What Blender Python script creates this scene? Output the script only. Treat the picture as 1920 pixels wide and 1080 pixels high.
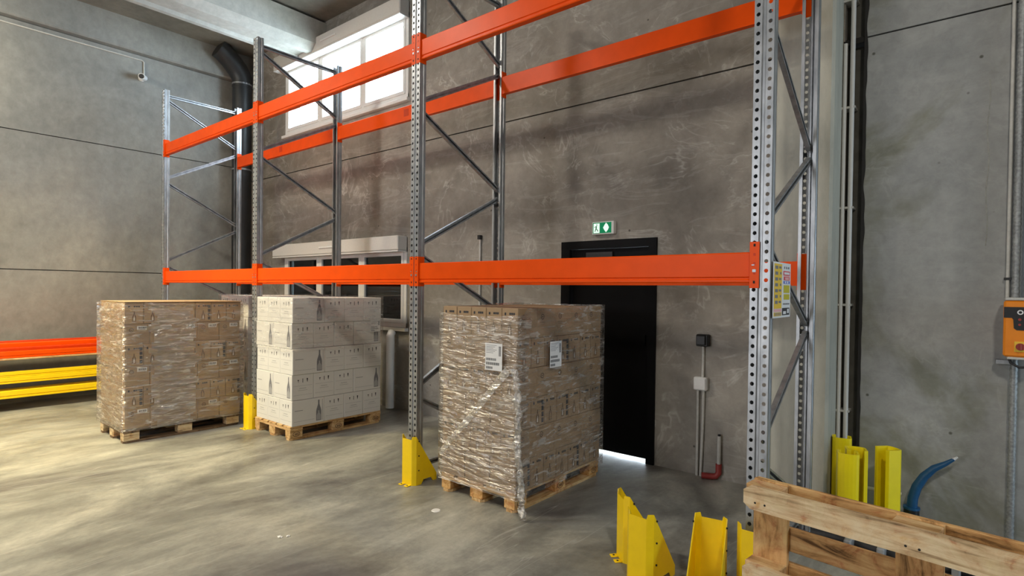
import bpy, bmesh, math, random
from mathutils import Vector, Matrix, noise
random.seed(7)
S = bpy.context.scene
for o in list(bpy.data.objects): bpy.data.objects.remove(o)
COL = S.collection
# ------------------------------------------------------------------ camera
H, F_PX, CY = 1.6032, 1058.6081, 560.8316
YAW, PITCH, ROLL = 0.6861, -0.0145, 0.0119
cam = bpy.data.objects.new('camera', bpy.data.cameras.new('camera')); COL.objects.link(cam)
cam.data.sensor_width = 36; cam.data.lens = F_PX * 36 / 1920
cam.data.shift_y = (CY - 540) / 1920
cam.data.clip_start = .05
cam.matrix_world = (Matrix.Translation((0, 0, H)) @ Matrix.Rotation(YAW, 4, 'Z') @ Matrix.Rotation(math.pi / 2 + PITCH, 4, 'X')
                    @ Matrix.Rotation(ROLL, 4, 'Z'))
S.camera = cam
# ------------------------------------------------------------------ colour management, world, lights
S.view_settings.view_transform = 'Standard'; S.view_settings.look = 'None'
S.view_settings.gamma = 1; S.view_settings.use_curve_mapping = False
S.view_settings.exposure = 0.24
W = bpy.data.worlds.new('sky'); S.world = W; W.use_nodes = True
W.node_tree.nodes['Background'].inputs[0].default_value = (.78, .90, 1, 1)
W.node_tree.nodes['Background'].inputs[1].default_value = 20.0
def area(name, loc, target, size, power, color, size_y=None, spread=180, portal=False):
    l = bpy.data.lights.new(name, 'AREA'); l.energy = power; l.color = color; l.size = size
    if size_y: l.shape = 'RECTANGLE'; l.size_y = size_y
    l.spread = math.radians(spread)
    if portal: l.cycles.is_portal = True
    o = bpy.data.objects.new(name, l); COL.objects.link(o); o.location = loc
    o.rotation_euler = (Vector(target) - Vector(loc)).to_track_quat('-Z', 'Y').to_euler()
    return o
XL, D, ZC = -10.1293, 4.8943, 5.69
area('ceiling_lamp_right', (1.5, -.6, 5.5), (.9, .6, 0), .5, 115, (1, .93, .82))
area('ceiling_lamp_middle', (-6.0, .3, 5.5), (-5.6, 1.3, 0), .5, 115, (1, .92, .80))
area('ceiling_lamp_left', (-7.0, .3, 5.15), (-7.2, .9, 0), .5, 150, (1, .84, .46), spread=105)
area('ceiling_lamp_corner', (-9.0, .2, 5.05), (-9.3, 1.2, 3.5), .35, 42, (1, .88, .62))
area('front_fill_light', (-4.6, -7.8, 2.6), (-3.8, 4, 1.8), 4.4, 265, (.95, .96, 1), 4.2)  # added broad fill from the front; that wall has no door
area('side_fill_light', (4.9, 3.9, 1.7), (-6, 2.6, 1.0), .8, 80, (.62, .82, 1), 2.4)  # added cool panel for the bluish film streak; no opening behind it
area('window_portal', (-7.3, D + .28, 4.66), (-7.3, 0, 4.66), 3.1, 1, (1, 1, 1), 1.15, portal=True)

# ------------------------------------------------------------------ materials
def new_mat(name):
    m = bpy.data.materials.new(name); m.use_nodes = True
    nt = m.node_tree; return m, nt, nt.nodes, nt.links, nt.nodes['Principled BSDF']
def ramp(N, stops):
    r = N.new('ShaderNodeValToRGB'); e = r.color_ramp.elements
    while len(e) < len(stops): e.new(.5)
    for i, (p, c) in enumerate(stops):
        e[i].position = p; e[i].color = (*c, 1) if len(c) == 3 else c
    return r
def coords(N, L, scale=(1, 1, 1), rot=(0, 0, 0), kind='Object'):
    t = N.new('ShaderNodeTexCoord'); m = N.new('ShaderNodeMapping'); m.inputs['Scale'].default_value = scale
    m.inputs['Rotation'].default_value = rot
    L.new(t.outputs[kind], m.inputs['Vector']); return m.outputs[0]
def noise_t(N, L, vec, scale, detail=6, rough=.55, dist=0):
    n = N.new('ShaderNodeTexNoise'); n.inputs['Scale'].default_value = scale; n.inputs['Detail'].default_value = detail
    n.inputs['Roughness'].default_value = rough; n.inputs['Distortion'].default_value = dist
    L.new(vec, n.inputs['Vector']); return n.outputs[0]
def mix(N, L, a, b, fac, mode='MIX'):
    m = N.new('ShaderNodeMix'); m.data_type = 'RGBA'; m.blend_type = mode
    for sock, v in ((m.inputs[6], a), (m.inputs[7], b), (m.inputs[0], fac)):
        if hasattr(v, 'links') or isinstance(v, bpy.types.NodeSocket): L.new(v, sock)
        elif isinstance(v, (int, float)): sock.default_value = v
        else: sock.default_value = (*v, 1)
    return m.outputs[2]
def bump(N, L, B, h, strength, dist=.01):
    b = N.new('ShaderNodeBump'); b.inputs['Strength'].default_value = strength; b.inputs['Distance'].default_value = dist
    L.new(h, b.inputs['Height']); L.new(b.outputs[0], B.inputs['Normal'])
def plain(name, col, rough=.5, metal=0, spec=.5, grain=0, gscale=40, bumpy=0):
    m, nt, N, L, B = new_mat(name)
    B.inputs['Base Color'].default_value = (*col, 1); B.inputs['Roughness'].default_value = rough
    B.inputs['Metallic'].default_value = metal; B.inputs['Specular IOR Level'].default_value = spec
    v = coords(N, L); n = noise_t(N, L, v, gscale, 4)
    if grain:
        r = ramp(N, [(.3, tuple(c * (1 - grain) for c in col)), (.7, tuple(min(1, c * (1 + grain)) for c in col))])
        L.new(n, r.inputs[0]); L.new(r.outputs[0], B.inputs['Base Color'])
    if bumpy: bump(N, L, B, n, bumpy)
    return m
def concrete(name, base, stain, vein, stretch=(1, 1, 1), rough=.75, vein_amt=.5, spots=True, seed=0.0, lo=.36, hi=.62):
    m, nt, N, L, B = new_mat(name)
    v = coords(N, L, stretch)
    big = noise_t(N, L, v, .55 + seed, 5, .6, .6)
    r1 = ramp(N, [(lo, stain), (hi, base)]); L.new(big, r1.inputs[0])
    fine = noise_t(N, L, v, 9, 10, .7, .2)
    r2 = ramp(N, [(.3, (.36, .36, .36)), (.7, (.64, .64, .64))]); L.new(fine, r2.inputs[0])
    c = mix(N, L, r1.outputs[0], r2.outputs[0], .55, 'OVERLAY')
    # pale cement veins: thin iso-line of a strongly distorted noise, broken up by another
    vn = noise_t(N, L, v, 1.1 + seed, 4, .62, 1.9)
    rv = ramp(N, [(.475, (0, 0, 0)), (.50, (1, 1, 1)), (.515, (.25, .25, .25)), (.56, (0, 0, 0))]); L.new(vn, rv.inputs[0])
    br = noise_t(N, L, v, 2.3, 8, .7, .5); rb = ramp(N, [(.45, (0, 0, 0)), (.66, (1, 1, 1))]); L.new(br, rb.inputs[0])
    ma = N.new('ShaderNodeMath'); ma.operation = 'MULTIPLY'; L.new(rv.outputs[0], ma.inputs[0]); L.new(rb.outputs[0], ma.inputs[1])
    mb = N.new('ShaderNodeMath'); mb.operation = 'MULTIPLY'; L.new(ma.outputs[0], mb.inputs[0]); mb.inputs[1].default_value = vein_amt
    c = mix(N, L, c, vein, mb.outputs[0])
    sv = coords(N, L, (.55, 1, 2.6)); sn = noise_t(N, L, sv, 2.1, 7, .66, 1.4); rq = ramp(N, [(.55, (0, 0, 0)), (.60, (1, 1, 1)), (.66, (.3, .3, .3))]); L.new(sn, rq.inputs[0])
    mc = N.new('ShaderNodeMath'); mc.operation = 'MULTIPLY'; L.new(rq.outputs[0], mc.inputs[0]); mc.inputs[1].default_value = vein_amt * .26
    c = mix(N, L, c, vein, mc.outputs[0])
    if spots:
        vo = N.new('ShaderNodeTexVoronoi'); vo.inputs['Scale'].default_value = 3.2; L.new(v, vo.inputs['Vector'])
        rs = ramp(N, [(.022, (1, 1, 1)), (.045, (0, 0, 0))]); L.new(vo.outputs['Distance'], rs.inputs[0])
        c = mix(N, L, c, tuple(s * .45 for s in stain), rs.outputs[0])
    L.new(c, B.inputs['Base Color'])
    B.inputs['Roughness'].default_value = rough
    bump(N, L, B, fine, .25, .01)
    return m
M = {}
M['wall'] = concrete('cast_concrete_wall', (.325, .300, .262), (.20, .184, .158), (.56, .54, .50), vein_amt=.75)
M['wall_left'] = concrete('cast_concrete_side', (.33, .325, .295), (.22, .22, .205), (.45, .44, .41), (1, 1, .8), vein_amt=.12, spots=False)
M['wall_right'] = concrete('cast_concrete_grey', (.335, .34, .33), (.235, .238, .195), (.50, .50, .48), vein_amt=.35, seed=.3, lo=.44, hi=.53)
M['ceil'] = concrete('ceiling_concrete', (.25, .235, .20), (.17, .16, .135), (.3, .3, .28), vein_amt=.1, spots=False)
M['girder'] = concrete('girder_concrete', (.50, .50, .46), (.40, .40, .365), (.6, .6, .58), vein_amt=.1, spots=False)
M['column'] = concrete('column_concrete', (.50, .49, .42), (.38, .375, .32), (.6, .6, .55), (1, 1, .3), vein_amt=.1, spots=False)
def floor_mat():
    m, nt, N, L, B = new_mat('polished_concrete_floor')
    v = coords(N, L, (1, .55, 1), (0, 0, -.12)); v2 = coords(N, L, (2.8, .75, 1), (0, 0, -.12)); v3 = coords(N, L)
    big = noise_t(N, L, v, .95, 9, .70, .35)
    r1 = ramp(N, [(.36, (.115, .108, .102)), (.5, (.25, .25, .225)), (.64, (.42, .41, .36))]); L.new(big, r1.inputs[0])
    st = noise_t(N, L, v2, 1.6, 9, .72, .4); r2 = ramp(N, [(.3, (.30, .30, .30)), (.7, (.68, .68, .68))]); L.new(st, r2.inputs[0])
    c = mix(N, L, r1.outputs[0], r2.outputs[0], .65, 'OVERLAY')
    fine = noise_t(N, L, v3, 26, 8, .7); r3 = ramp(N, [(.3, (.42, .42, .42)), (.7, (.58, .58, .58))]); L.new(fine, r3.inputs[0])
    c = mix(N, L, c, r3.outputs[0], .6, 'OVERLAY')
    vo = N.new('ShaderNodeTexVoronoi'); vo.inputs['Scale'].default_value = 1.5; L.new(v3, vo.inputs['Vector'])
    rs = ramp(N, [(.008, (1, 1, 1)), (.02, (0, 0, 0))]); L.new(vo.outputs['Distance'], rs.inputs[0])
    c = mix(N, L, c, (.62, .62, .6), rs.outputs[0])
    sc = coords(N, L, (1.4, .10, 1), (0, 0, .9)); sn = noise_t(N, L, sc, 1.7, 3, .5, .6)
    rc = ramp(N, [(.4975, (0, 0, 0)), (.5, (1, 1, 1)), (.5025, (0, 0, 0))]); L.new(sn, rc.inputs[0])
    c = mix(N, L, c, mix(N, L, c, (.55, .55, .53), .35), rc.outputs[0])
    L.new(c, B.inputs['Base Color'])
    rr = ramp(N, [(.3, (.34, .34, .34)), (.7, (.55, .55, .55))]); L.new(st, rr.inputs[0]); L.new(rr.outputs[0], B.inputs['Roughness'])
    bump(N, L, B, st, .06, .01)
    return m
M['floor'] = floor_mat()
def galv():
    m, nt, N, L, B = new_mat('galvanised_steel')
    v = coords(N, L, (1, 1, .35)); n = noise_t(N, L, v, 18, 6, .6)
    r = ramp(N, [(.3, (.28, .295, .31)), (.7, (.50, .515, .53))]); L.new(n, r.inputs[0]); L.new(r.outputs[0], B.inputs['Base Color'])
    B.inputs['Metallic'].default_value = .75; B.inputs['Roughness'].default_value = .42
    return m
M['galv'] = galv()
M['orange'] = plain('orange_beam_paint', (.84, .082, .002), .38, spec=.14, grain=.06, gscale=6)
M['orange_red'] = plain('red_orange_paint', (.60, .042, .003), .42, spec=.22, grain=.06, gscale=6)
M['yellow'] = plain('yellow_powder_coat', (.97, .66, .004), .38, grain=.04, gscale=14)
M['yellow_plastic'] = plain('yellow_plastic', (.95, .78, .004), .42, grain=.04, gscale=10)
M['dark_hole'] = plain('dark_hole', (.012, .012, .012), .8)
M['black'] = plain('black_plastic', (.014, .014, .015), .45, grain=.2)
M['door_black'] = plain('black_door_paint', (.003, .003, .0035), .5, spec=.12, grain=.15, gscale=3)
M['pipe_black'] = plain('black_drain_pipe', (.02, .021, .022), .45, grain=.2, gscale=8)
M['white_pvc'] = plain('white_pvc', (.78, .78, .76), .35, grain=.03)
M['box_white'] = plain('shutter_box_white', (.66, .645, .61), .5, grain=.03)
M['conduit'] = plain('grey_conduit', (.55, .54, .50), .45, grain=.08)
M['red'] = plain('dull_red_plastic', (.30, .035, .03), .5, grain=.1)
M['blue'] = plain('blue_hose', (.012, .09, .22), .4, grain=.1)
M['blue_light'] = plain('light_blue_hose', (.10, .30, .62), .3, grain=.1)
M['grey_plastic'] = plain('grey_plastic', (.33, .34, .35), .5, grain=.08)
M['joint'] = plain('joint_sealant', (.022, .020, .018), .9)
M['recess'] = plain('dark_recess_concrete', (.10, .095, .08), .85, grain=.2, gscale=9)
M['duct'] = plain('grey_metal_duct', (.30, .31, .31), .5, .4, grain=.3, gscale=60)
M['rubber'] = plain('dark_rubber', (.02, .02, .022), .55, grain=.2)
M['ctrl_orange'] = plain('orange_enclosure', (.86, .26, .012), .4, grain=.03)
M['paper'] = plain('white_paper', (.80, .80, .80), .5, grain=.02)
M['ink'] = plain('black_ink', (.03, .03, .035), .6)
M['ink_soft'] = plain('grey_ink', (.20, .20, .22), .6)
M['ink_pale'] = plain('pale_ink', (.40, .40, .41), .6)
M['ink_brown'] = plain('brown_ink', (.10, .055, .03), .6)
M['carton_white'] = plain('white_cardboard', (.73, .72, .70), .55, grain=.02, gscale=8)
M['carton_brown'] = plain('brown_cardboard', (.37, .25, .140), .7, grain=.07, gscale=5)
M['carton_edge'] = plain('kraft_tape', (.30, .20, .12), .5, grain=.1)
M['sign_green'] = plain('green_sign', (.01, .16, .06), .4)
M['p_yellow'] = plain('poster_yellow', (.86, .56, .05), .5)
M['p_olive'] = plain('poster_olive', (.58, .50, .03), .5)
M['p_red'] = plain('poster_red', (.70, .05, .08), .5)
M['p_pink'] = plain('poster_pink', (.85, .45, .45), .5)
M['p_blue'] = plain('poster_blue', (.12, .17, .60), .5)
def wood(name, c0, c1, c2, streak=(30, 3, 30)):
    m, nt, N, L, B = new_mat(name)
    t = N.new('ShaderNodeTexCoord'); oi = N.new('ShaderNodeObjectInfo')
    ad = N.new('ShaderNodeVectorMath'); ad.operation = 'MULTIPLY_ADD'; ad.inputs[1].default_value = (1, 1, 1)
    sc = N.new('ShaderNodeVectorMath'); sc.operation = 'SCALE'; L.new(oi.outputs['Random'], sc.inputs['Scale']); sc.inputs[0].default_value = (7, 13, 5)
    L.new(t.outputs['Object'], ad.inputs[0]); L.new(sc.outputs[0], ad.inputs[2])
    mp = N.new('ShaderNodeMapping'); mp.inputs['Scale'].default_value = streak; L.new(ad.outputs[0], mp.inputs['Vector'])
    n = noise_t(N, L, mp.outputs[0], 1.0, 8, .65, .9)
    r = ramp(N, [(.34, c0), (.46, c1), (.60, c2)]); L.new(n, r.inputs[0])
    n2 = noise_t(N, L, ad.outputs[0], 7, 7, .68, 1.2); r2 = ramp(N, [(.33, (.16, .13, .10)), (.43, (.42, .40, .38)), (.55, (.52, .52, .52)), (.75, (.66, .64, .60))]); L.new(n2, r2.inputs[0])
    c = mix(N, L, r.outputs[0], r2.outputs[0], .75, 'OVERLAY')
    L.new(c, B.inputs['Base Color']); B.inputs['Roughness'].default_value = .7; B.inputs['Specular IOR Level'].default_value = .25
    bump(N, L, B, n, .35, .003)
    return m
M['wood'] = wood('pale_pallet_wood', (.36, .20, .075), (.56, .36, .16), (.70, .49, .26), (26, 2.2, 26))
M['wood_old'] = wood('weathered_pallet_wood', (.30, .20, .11), (.60, .44, .25), (.78, .62, .40), (26, 2.2, 26))
M['wood_orange'] = wood('fresh_orange_wood', (.42, .20, .06), (.62, .34, .12), (.74, .48, .22), (26, 2.2, 26))
M['wood_stain'] = wood('stained_orange_wood', (.14, .07, .025), (.55, .31, .12), (.70, .45, .20), (22, 3.0, 22))
M['wood_dark'] = wood('dark_old_wood', (.07, .05, .035), (.17, .11, .065), (.26, .18, .11), (26, 2.2, 26))
def film_mat(name, milky, gloss, zf, col=(.85, .82, .78)):
    m = bpy.data.materials.new(name); m.use_nodes = True; nt = m.node_tree; N = nt.nodes; L = nt.links
    N.remove(N['Principled BSDF']); out = N['Material Output']
    tr = N.new('ShaderNodeBsdfTransparent'); tr.inputs[0].default_value = (.98, .97, .96, 1)
    gl = N.new('ShaderNodeBsdfGlossy'); gl.inputs['Roughness'].default_value = .36; gl.inputs[0].default_value = (1, 1, 1, 1)
    df = N.new('ShaderNodeBsdfDiffuse'); df.inputs[0].default_value = (*col, 1)
    v = coords(N, L, (3, 3, zf)); n = noise_t(N, L, v, 1.3, 3, .5, .8)
    v2 = coords(N, L, (2.6, 2.6, zf * 1.1)); n2 = noise_t(N, L, v2, 1.9, 5, .6, 1.0)
    b = N.new('ShaderNodeBump'); b.inputs['Strength'].default_value = 1; b.inputs['Distance'].default_value = .09; L.new(n, b.inputs['Height'])
    L.new(b.outputs[0], gl.inputs['Normal'])
    r = ramp(N, [(.44, (milky * .15,) * 3), (.56, (milky * .8,) * 3), (.63, (min(1, milky * 4.5),) * 3)]); L.new(n2, r.inputs[0])  # milky body, plus wrinkle highlights painted in as white diffuse streaks
    m1 = N.new('ShaderNodeMixShader'); L.new(r.outputs[0], m1.inputs[0]); L.new(tr.outputs[0], m1.inputs[1]); L.new(df.outputs[0], m1.inputs[2])
    lw = N.new('ShaderNodeLayerWeight'); lw.inputs[0].default_value = .25; L.new(b.outputs[0], lw.inputs['Normal'])
    mm = N.new('ShaderNodeMath'); mm.operation = 'MULTIPLY_ADD'; L.new(lw.outputs['Fresnel'], mm.inputs[0]); mm.inputs[1].default_value = gloss; mm.inputs[2].default_value = gloss * .55
    m2 = N.new('ShaderNodeMixShader'); L.new(mm.outputs[0], m2.inputs[0]); L.new(m1.outputs[0], m2.inputs[1]); L.new(gl.outputs[0], m2.inputs[2])
    L.new(m2.outputs[0], out.inputs[0]); return m
M['film'] = film_mat('clear_stretch_film', .10, .34, 16)
M['film_clear'] = film_mat('taut_clear_film', .07, .19, 14)
M['film_glint'] = film_mat('painted_glint_film', .10, .44, 16, (.85, .87, .9))  # bluer, glossier copy: the daylight reflection is put into this film
M['film_rope'] = film_mat('bunched_stretch_film', .24, .35, 9, (.75, .72, .68))
M['film_soft'] = film_mat('thin_stretch_film', .05, .10, 9, (.9, .9, .9))
def glass(name, tint, gl_fac):
    m = bpy.data.materials.new(name); m.use_nodes = True; nt = m.node_tree; N = nt.nodes; L = nt.links
    N.remove(N['Principled BSDF'])
    tr = N.new('ShaderNodeBsdfTransparent'); tr.inputs[0].default_value = (*tint, 1)
    gl = N.new('ShaderNodeBsdfGlossy'); gl.inputs['Roughness'].default_value = .03
    mx = N.new('ShaderNodeMixShader'); mx.inputs[0].default_value = gl_fac
    L.new(tr.outputs[0], mx.inputs[1]); L.new(gl.outputs[0], mx.inputs[2]); L.new(mx.outputs[0], N['Material Output'].inputs[0]); return m
M['glass'] = glass('window_glass', (.93, .97, 1), .05)
M['glass_dark'] = glass('dark_window_glass', (.25, .28, .30), .09)
def emit(name, col, s):
    m = bpy.data.materials.new(name); m.use_nodes = True; nt = m.node_tree
    nt.nodes.remove(nt.nodes['Principled BSDF']); e = nt.nodes.new('ShaderNodeEmission')
    e.inputs[0].default_value = (*col, 1); e.inputs[1].default_value = s
    nt.links.new(e.outputs[0], nt.nodes['Material Output'].inputs[0]); return m
M['sign_light'] = emit('lit_sign_white', (.75, 1, .80), 1.0)
M['sign_lit_green'] = emit('lit_sign_green', (.015, .22, .09), .8)

# ------------------------------------------------------------------ mesh building
class MB:
    def __init__(s): s.v = []; s.f = []; s.m = []; s.mats = []; s.smooth = []
    def mi(s, m):
        if m not in s.mats: s.mats.append(m)
        return s.mats.index(m)
    def add(s, vs, fs, mat, mtx=None, smooth=False):
        k = len(s.v); i = s.mi(mat)
        for p in vs: s.v.append(tuple(mtx @ Vector(p)) if mtx is not None else tuple(p))
        for f in fs: s.f.append(tuple(k + j for j in f)); s.m.append(i); s.smooth.append(smooth)
    def box(s, x0, x1, y0, y1, z0, z1, mat, mtx=None, ch=0.0):
        if x1 < x0: x0, x1 = x1, x0
        if y1 < y0: y0, y1 = y1, y0
        if z1 < z0: z0, z1 = z1, z0
        if ch <= 0:
            vs = [(x, y, z) for x in (x0, x1) for y in (y0, y1) for z in (z0, z1)]
            s.add(vs, [(0, 1, 3, 2), (4, 6, 7, 5), (0, 4, 5, 1), (2, 3, 7, 6), (0, 2, 6, 4), (1, 5, 7, 3)], mat, mtx); return
        bm = bmesh.new(); bmesh.ops.create_cube(bm, size=1)
        for v in bm.verts: v.co = Vector(((x0 + x1) / 2 + v.co.x * (x1 - x0), (y0 + y1) / 2 + v.co.y * (y1 - y0), (z0 + z1) / 2 + v.co.z * (z1 - z0)))
        bmesh.ops.bevel(bm, geom=list(bm.edges), offset=ch, segments=1, affect='EDGES', profile=.5)
        bm.verts.index_update(); s.add([v.co.copy() for v in bm.verts], [[v.index for v in f.verts] for f in bm.faces], mat, mtx); bm.free()
    def cyl(s, a, b, r, mat, n=12, r2=None, mtx=None, caps=True):
        a = Vector(a); b = Vector(b); r2 = r if r2 is None else r2
        q = (b - a).to_track_quat('Z', 'Y'); vs = []
        for p, rr in ((a, r), (b, r2)):
            for i in range(n):
                t = 2 * math.pi * i / n; vs.append(p + q @ Vector((rr * math.cos(t), rr * math.sin(t), 0)))
        s.add(vs, [(i, (i + 1) % n, n + (i + 1) % n, n + i) for i in range(n)], mat, mtx, True)
        if caps: s.add(vs, [tuple(reversed(range(n))), tuple(range(n, 2 * n))], mat, mtx)
    def tube(s, pts, r, mat, n=10, caps=True):
        pts = [Vector(p) for p in pts]; rs = r if isinstance(r, (list, tuple)) else [r] * len(pts); vs = []; up = None
        for i, p in enumerate(pts):
            t = (pts[min(i + 1, len(pts) - 1)] - pts[max(i - 1, 0)]).normalized()
            if up is None: up = t.orthogonal().normalized()
            up = (up - t * up.dot(t)).normalized(); w = t.cross(up)
            for k in range(n):
                a = 2 * math.pi * k / n; vs.append(p + (up * math.cos(a) + w * math.sin(a)) * rs[i])
        fs = [(i * n + k, i * n + (k + 1) % n, (i + 1) * n + (k + 1) % n, (i + 1) * n + k) for i in range(len(pts) - 1) for k in range(n)]
        s.add(vs, fs, mat, None, True)
        if caps: s.add(vs, [tuple(reversed(range(n))), tuple(range((len(pts) - 1) * n, len(pts) * n))], mat)
    def prism(s, prof, a, b, mat, axis='x', mtx=None):
        # closed profile of 2-tuples extruded along axis from a to b
        def P(u, v, w): return {'x': (w, u, v), 'y': (u, w, v), 'z': (u, v, w)}[axis]
        n = len(prof); vs = [P(u, v, a) for u, v in prof] + [P(u, v, b) for u, v in prof]
        s.add(vs, [(i, (i + 1) % n, n + (i + 1) % n, n + i) for i in range(n)] + [tuple(range(n))[::-1], tuple(range(n, 2 * n))], mat, mtx)
    def quad(s, p, u, v, mat, mtx=None):
        p, u, v = Vector(p), Vector(u), Vector(v); s.add([p, p + u, p + u + v, p + v], [(0, 1, 2, 3)], mat, mtx)
    def mesh(s, name):
        me = bpy.data.meshes.new(name); me.from_pydata(s.v, [], s.f)
        for m in s.mats: me.materials.append(m)
        me.polygons.foreach_set('material_index', s.m); me.polygons.foreach_set('use_smooth', s.smooth)
        bm = bmesh.new(); bm.from_mesh(me); bmesh.ops.recalc_face_normals(bm, faces=[f for f in bm.faces if True]); bm.to_mesh(me); bm.free()
        me.update(); return me
    def build(s, name, parent=None):
        o = ob(name, s.mesh(name), parent)
        if name in ('print', 'barcode', 'running_figure', 'indicator', 'stamp', 'lit_symbol'): o['kind'] = 'stuff'
        return o
def ob(name, me, parent=None, loc=None):
    o = bpy.data.objects.new(name, me); COL.objects.link(o)
    if parent: o.parent = parent
    if loc: o.location = loc
    return o
def tag(o, label, cat, group=None):
    o['label'] = label; o['category'] = cat
    if group: o['group'] = group
    return o
def thing(name, label, cat, loc=(0, 0, 0), rz=0, group=None):
    o = ob(name, None, None, loc); o.rotation_euler = (0, 0, rz); o.empty_display_size = .05
    return tag(o, label, cat, group)
def struct(o, label=None):
    o['kind'] = 'structure'
    if label: o['label'] = label
    return o
def slab(mb, x0, x1, z0, z1, a, b, holes, mat, axis='y'):
    # wall slab between depth a and b with rectangular holes (x0,x1,z0,z1)
    xs = sorted({x0, x1} | {h for H_ in holes for h in H_[:2] if x0 < h < x1}); zs = sorted({z0, z1} | {h for H_ in holes for h in H_[2:] if z0 < h < z1})
    def solid(i, j):
        if not (0 <= i < len(xs) - 1 and 0 <= j < len(zs) - 1): return False
        cx, cz = (xs[i] + xs[i + 1]) / 2, (zs[j] + zs[j + 1]) / 2
        return not any(h[0] < cx < h[1] and h[2] < cz < h[3] for h in holes)
    P = (lambda x, d, z: (x, d, z)) if axis == 'y' else (lambda x, d, z: (d, x, z))
    for i in range(len(xs) - 1):
        for j in range(len(zs) - 1):
            if not solid(i, j): continue
            X0, X1, Z0, Z1 = xs[i], xs[i + 1], zs[j], zs[j + 1]
            for d in (a, b): mb.add([P(X0, d, Z0), P(X1, d, Z0), P(X1, d, Z1), P(X0, d, Z1)], [(0, 1, 2, 3)], mat)
            if not solid(i - 1, j): mb.add([P(X0, a, Z0), P(X0, b, Z0), P(X0, b, Z1), P(X0, a, Z1)], [(0, 1, 2, 3)], mat)
            if not solid(i + 1, j): mb.add([P(X1, a, Z0), P(X1, b, Z0), P(X1, b, Z1), P(X1, a, Z1)], [(0, 1, 2, 3)], mat)
            if not solid(i, j - 1): mb.add([P(X0, a, Z0), P(X0, b, Z0), P(X1, b, Z0), P(X1, a, Z0)], [(0, 1, 2, 3)], mat)
            if not solid(i, j + 1): mb.add([P(X0, a, Z1), P(X0, b, Z1), P(X1, b, Z1), P(X1, a, Z1)], [(0, 1, 2, 3)], mat)

# ------------------------------------------------------------------ the room
XR, YF = 5.0, -8.0
ZS = 3.5072                                     # joint in the back wall
DOOR = (-3.33, -2.28, -1, 2.11)
WLO = (-8.90, -5.80, 1.10, 2.16); WUP = (-8.90, -5.80, 4.13, 5.24)
b = MB(); b.box(XL - .3, XR, YF, D + .02, -.2, 0, M['floor']); struct(b.build('floor'))
b = MB(); b.box(XL - .3, XR, YF, D + .3, ZC, ZC + .2, M['ceil']); struct(b.build('ceiling'))
wb = struct(ob('wall_back', None))
b = MB(); slab(b, XL - .2, -.79, -.2, ZS - .007, D, D + .25, [DOOR, WLO], M['wall']); b.build('lower_panel', wb)
b = MB(); slab(b, XL - .2, -.79, ZS + .007, ZC, D, D + .25, [WUP], M['wall']); b.build('upper_panel', wb)
b = MB(); b.box(-.66, XR, D, D + .25, -.2, ZS - .006, M['wall_right']); b.build('lower_panel', wb)
b = MB(); b.box(-.66, XR, D, D + .25, ZS + .006, ZC, M['wall_right']); b.build('upper_panel', wb)
b = MB(); b.box(XL, XR, D + .02, D + .2, ZS - .02, ZS + .02, M['joint']); b.build('joint_sealant', wb)
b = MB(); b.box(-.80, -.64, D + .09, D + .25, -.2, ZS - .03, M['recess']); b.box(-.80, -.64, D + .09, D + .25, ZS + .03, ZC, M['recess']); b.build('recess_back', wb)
# ragged mortar edge of the right hand panel
b = MB(); pts = []; z = 0
while z < ZC: pts.append(z); z += .035
for i in range(len(pts) - 1):
    w0 = .012 + .012 * noise.noise(Vector((0, 0, pts[i] * 6))); w1 = .012 + .012 * noise.noise(Vector((0, 0, pts[i + 1] * 6)))
    b.add([(-.663, D - .004, pts[i]), (-.655 + w0, D - .004, pts[i]), (-.655 + w1, D - .004, pts[i + 1]), (-.663, D - .004, pts[i + 1])], [(0, 1, 2, 3)], M['joint'])
b.build('joint_edge', wb)
def trickle(pts, w):
    b = MB(); vs = []
    for i, (x, z) in enumerate(pts):
        ww = w * (.6 + .6 * abs(noise.noise(Vector((i * .7, x, z)))))
        vs += [(x - ww, D - .0005, z - ww * .5), (x, D - .004, z), (x + ww, D - .0005, z + ww * .5)]
    b.add(vs, [(3 * i + k, 3 * i + k + 1, 3 * i + k + 4, 3 * i + k + 3) for i in range(len(pts) - 1) for k in range(2)], M['trickle']); b.build('cement_trickle', wb)
M['trickle'] = plain('pale_cement_trickle', (.40, .40, .37), .8, grain=.15)
trickle([(.052 + .006 * math.sin(i * .8), 3.04 - i * .055) for i in range(21)], .005)
wl = struct(ob('wall_left', None))
for z0, z1 in ((-.2, 1.819 - .006), (1.819 + .006, 3.716 - .006), (3.716 + .006, 5.20)):
    b = MB(); b.box(XL - .2, XL, YF, D, z0, z1, M['wall_left']); b.build('wall_panel', wl)
b = MB(); b.box(XL - .3, XL - .02, YF, D, 1.7, 3.8, M['joint']); b.build('joint_sealant', wl)
b = MB(); b.prism([(XL - .2, 5.2), (XL + .09, 5.215), (XL + .11, 5.235), (XL + .11, ZC), (XL - .2, ZC)], YF, D, M['wall_left'], 'y'); b.build('edge_beam', wl)
b = MB(); b.box(XR, XR + .2, YF, D + .2, -.2, ZC, M['wall_right']); struct(b.build('wall_right'))
b = MB(); b.box(XL - .2, XR + .2, YF - .2, YF, -.2, ZC, M['wall_right']); struct(b.build('wall_front'))
b = MB(); b.box(-16, 6, D + .25, 14, -.25, -.01, M['column']); struct(b.build('trim_1'), 'pale ground outside the door')
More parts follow.
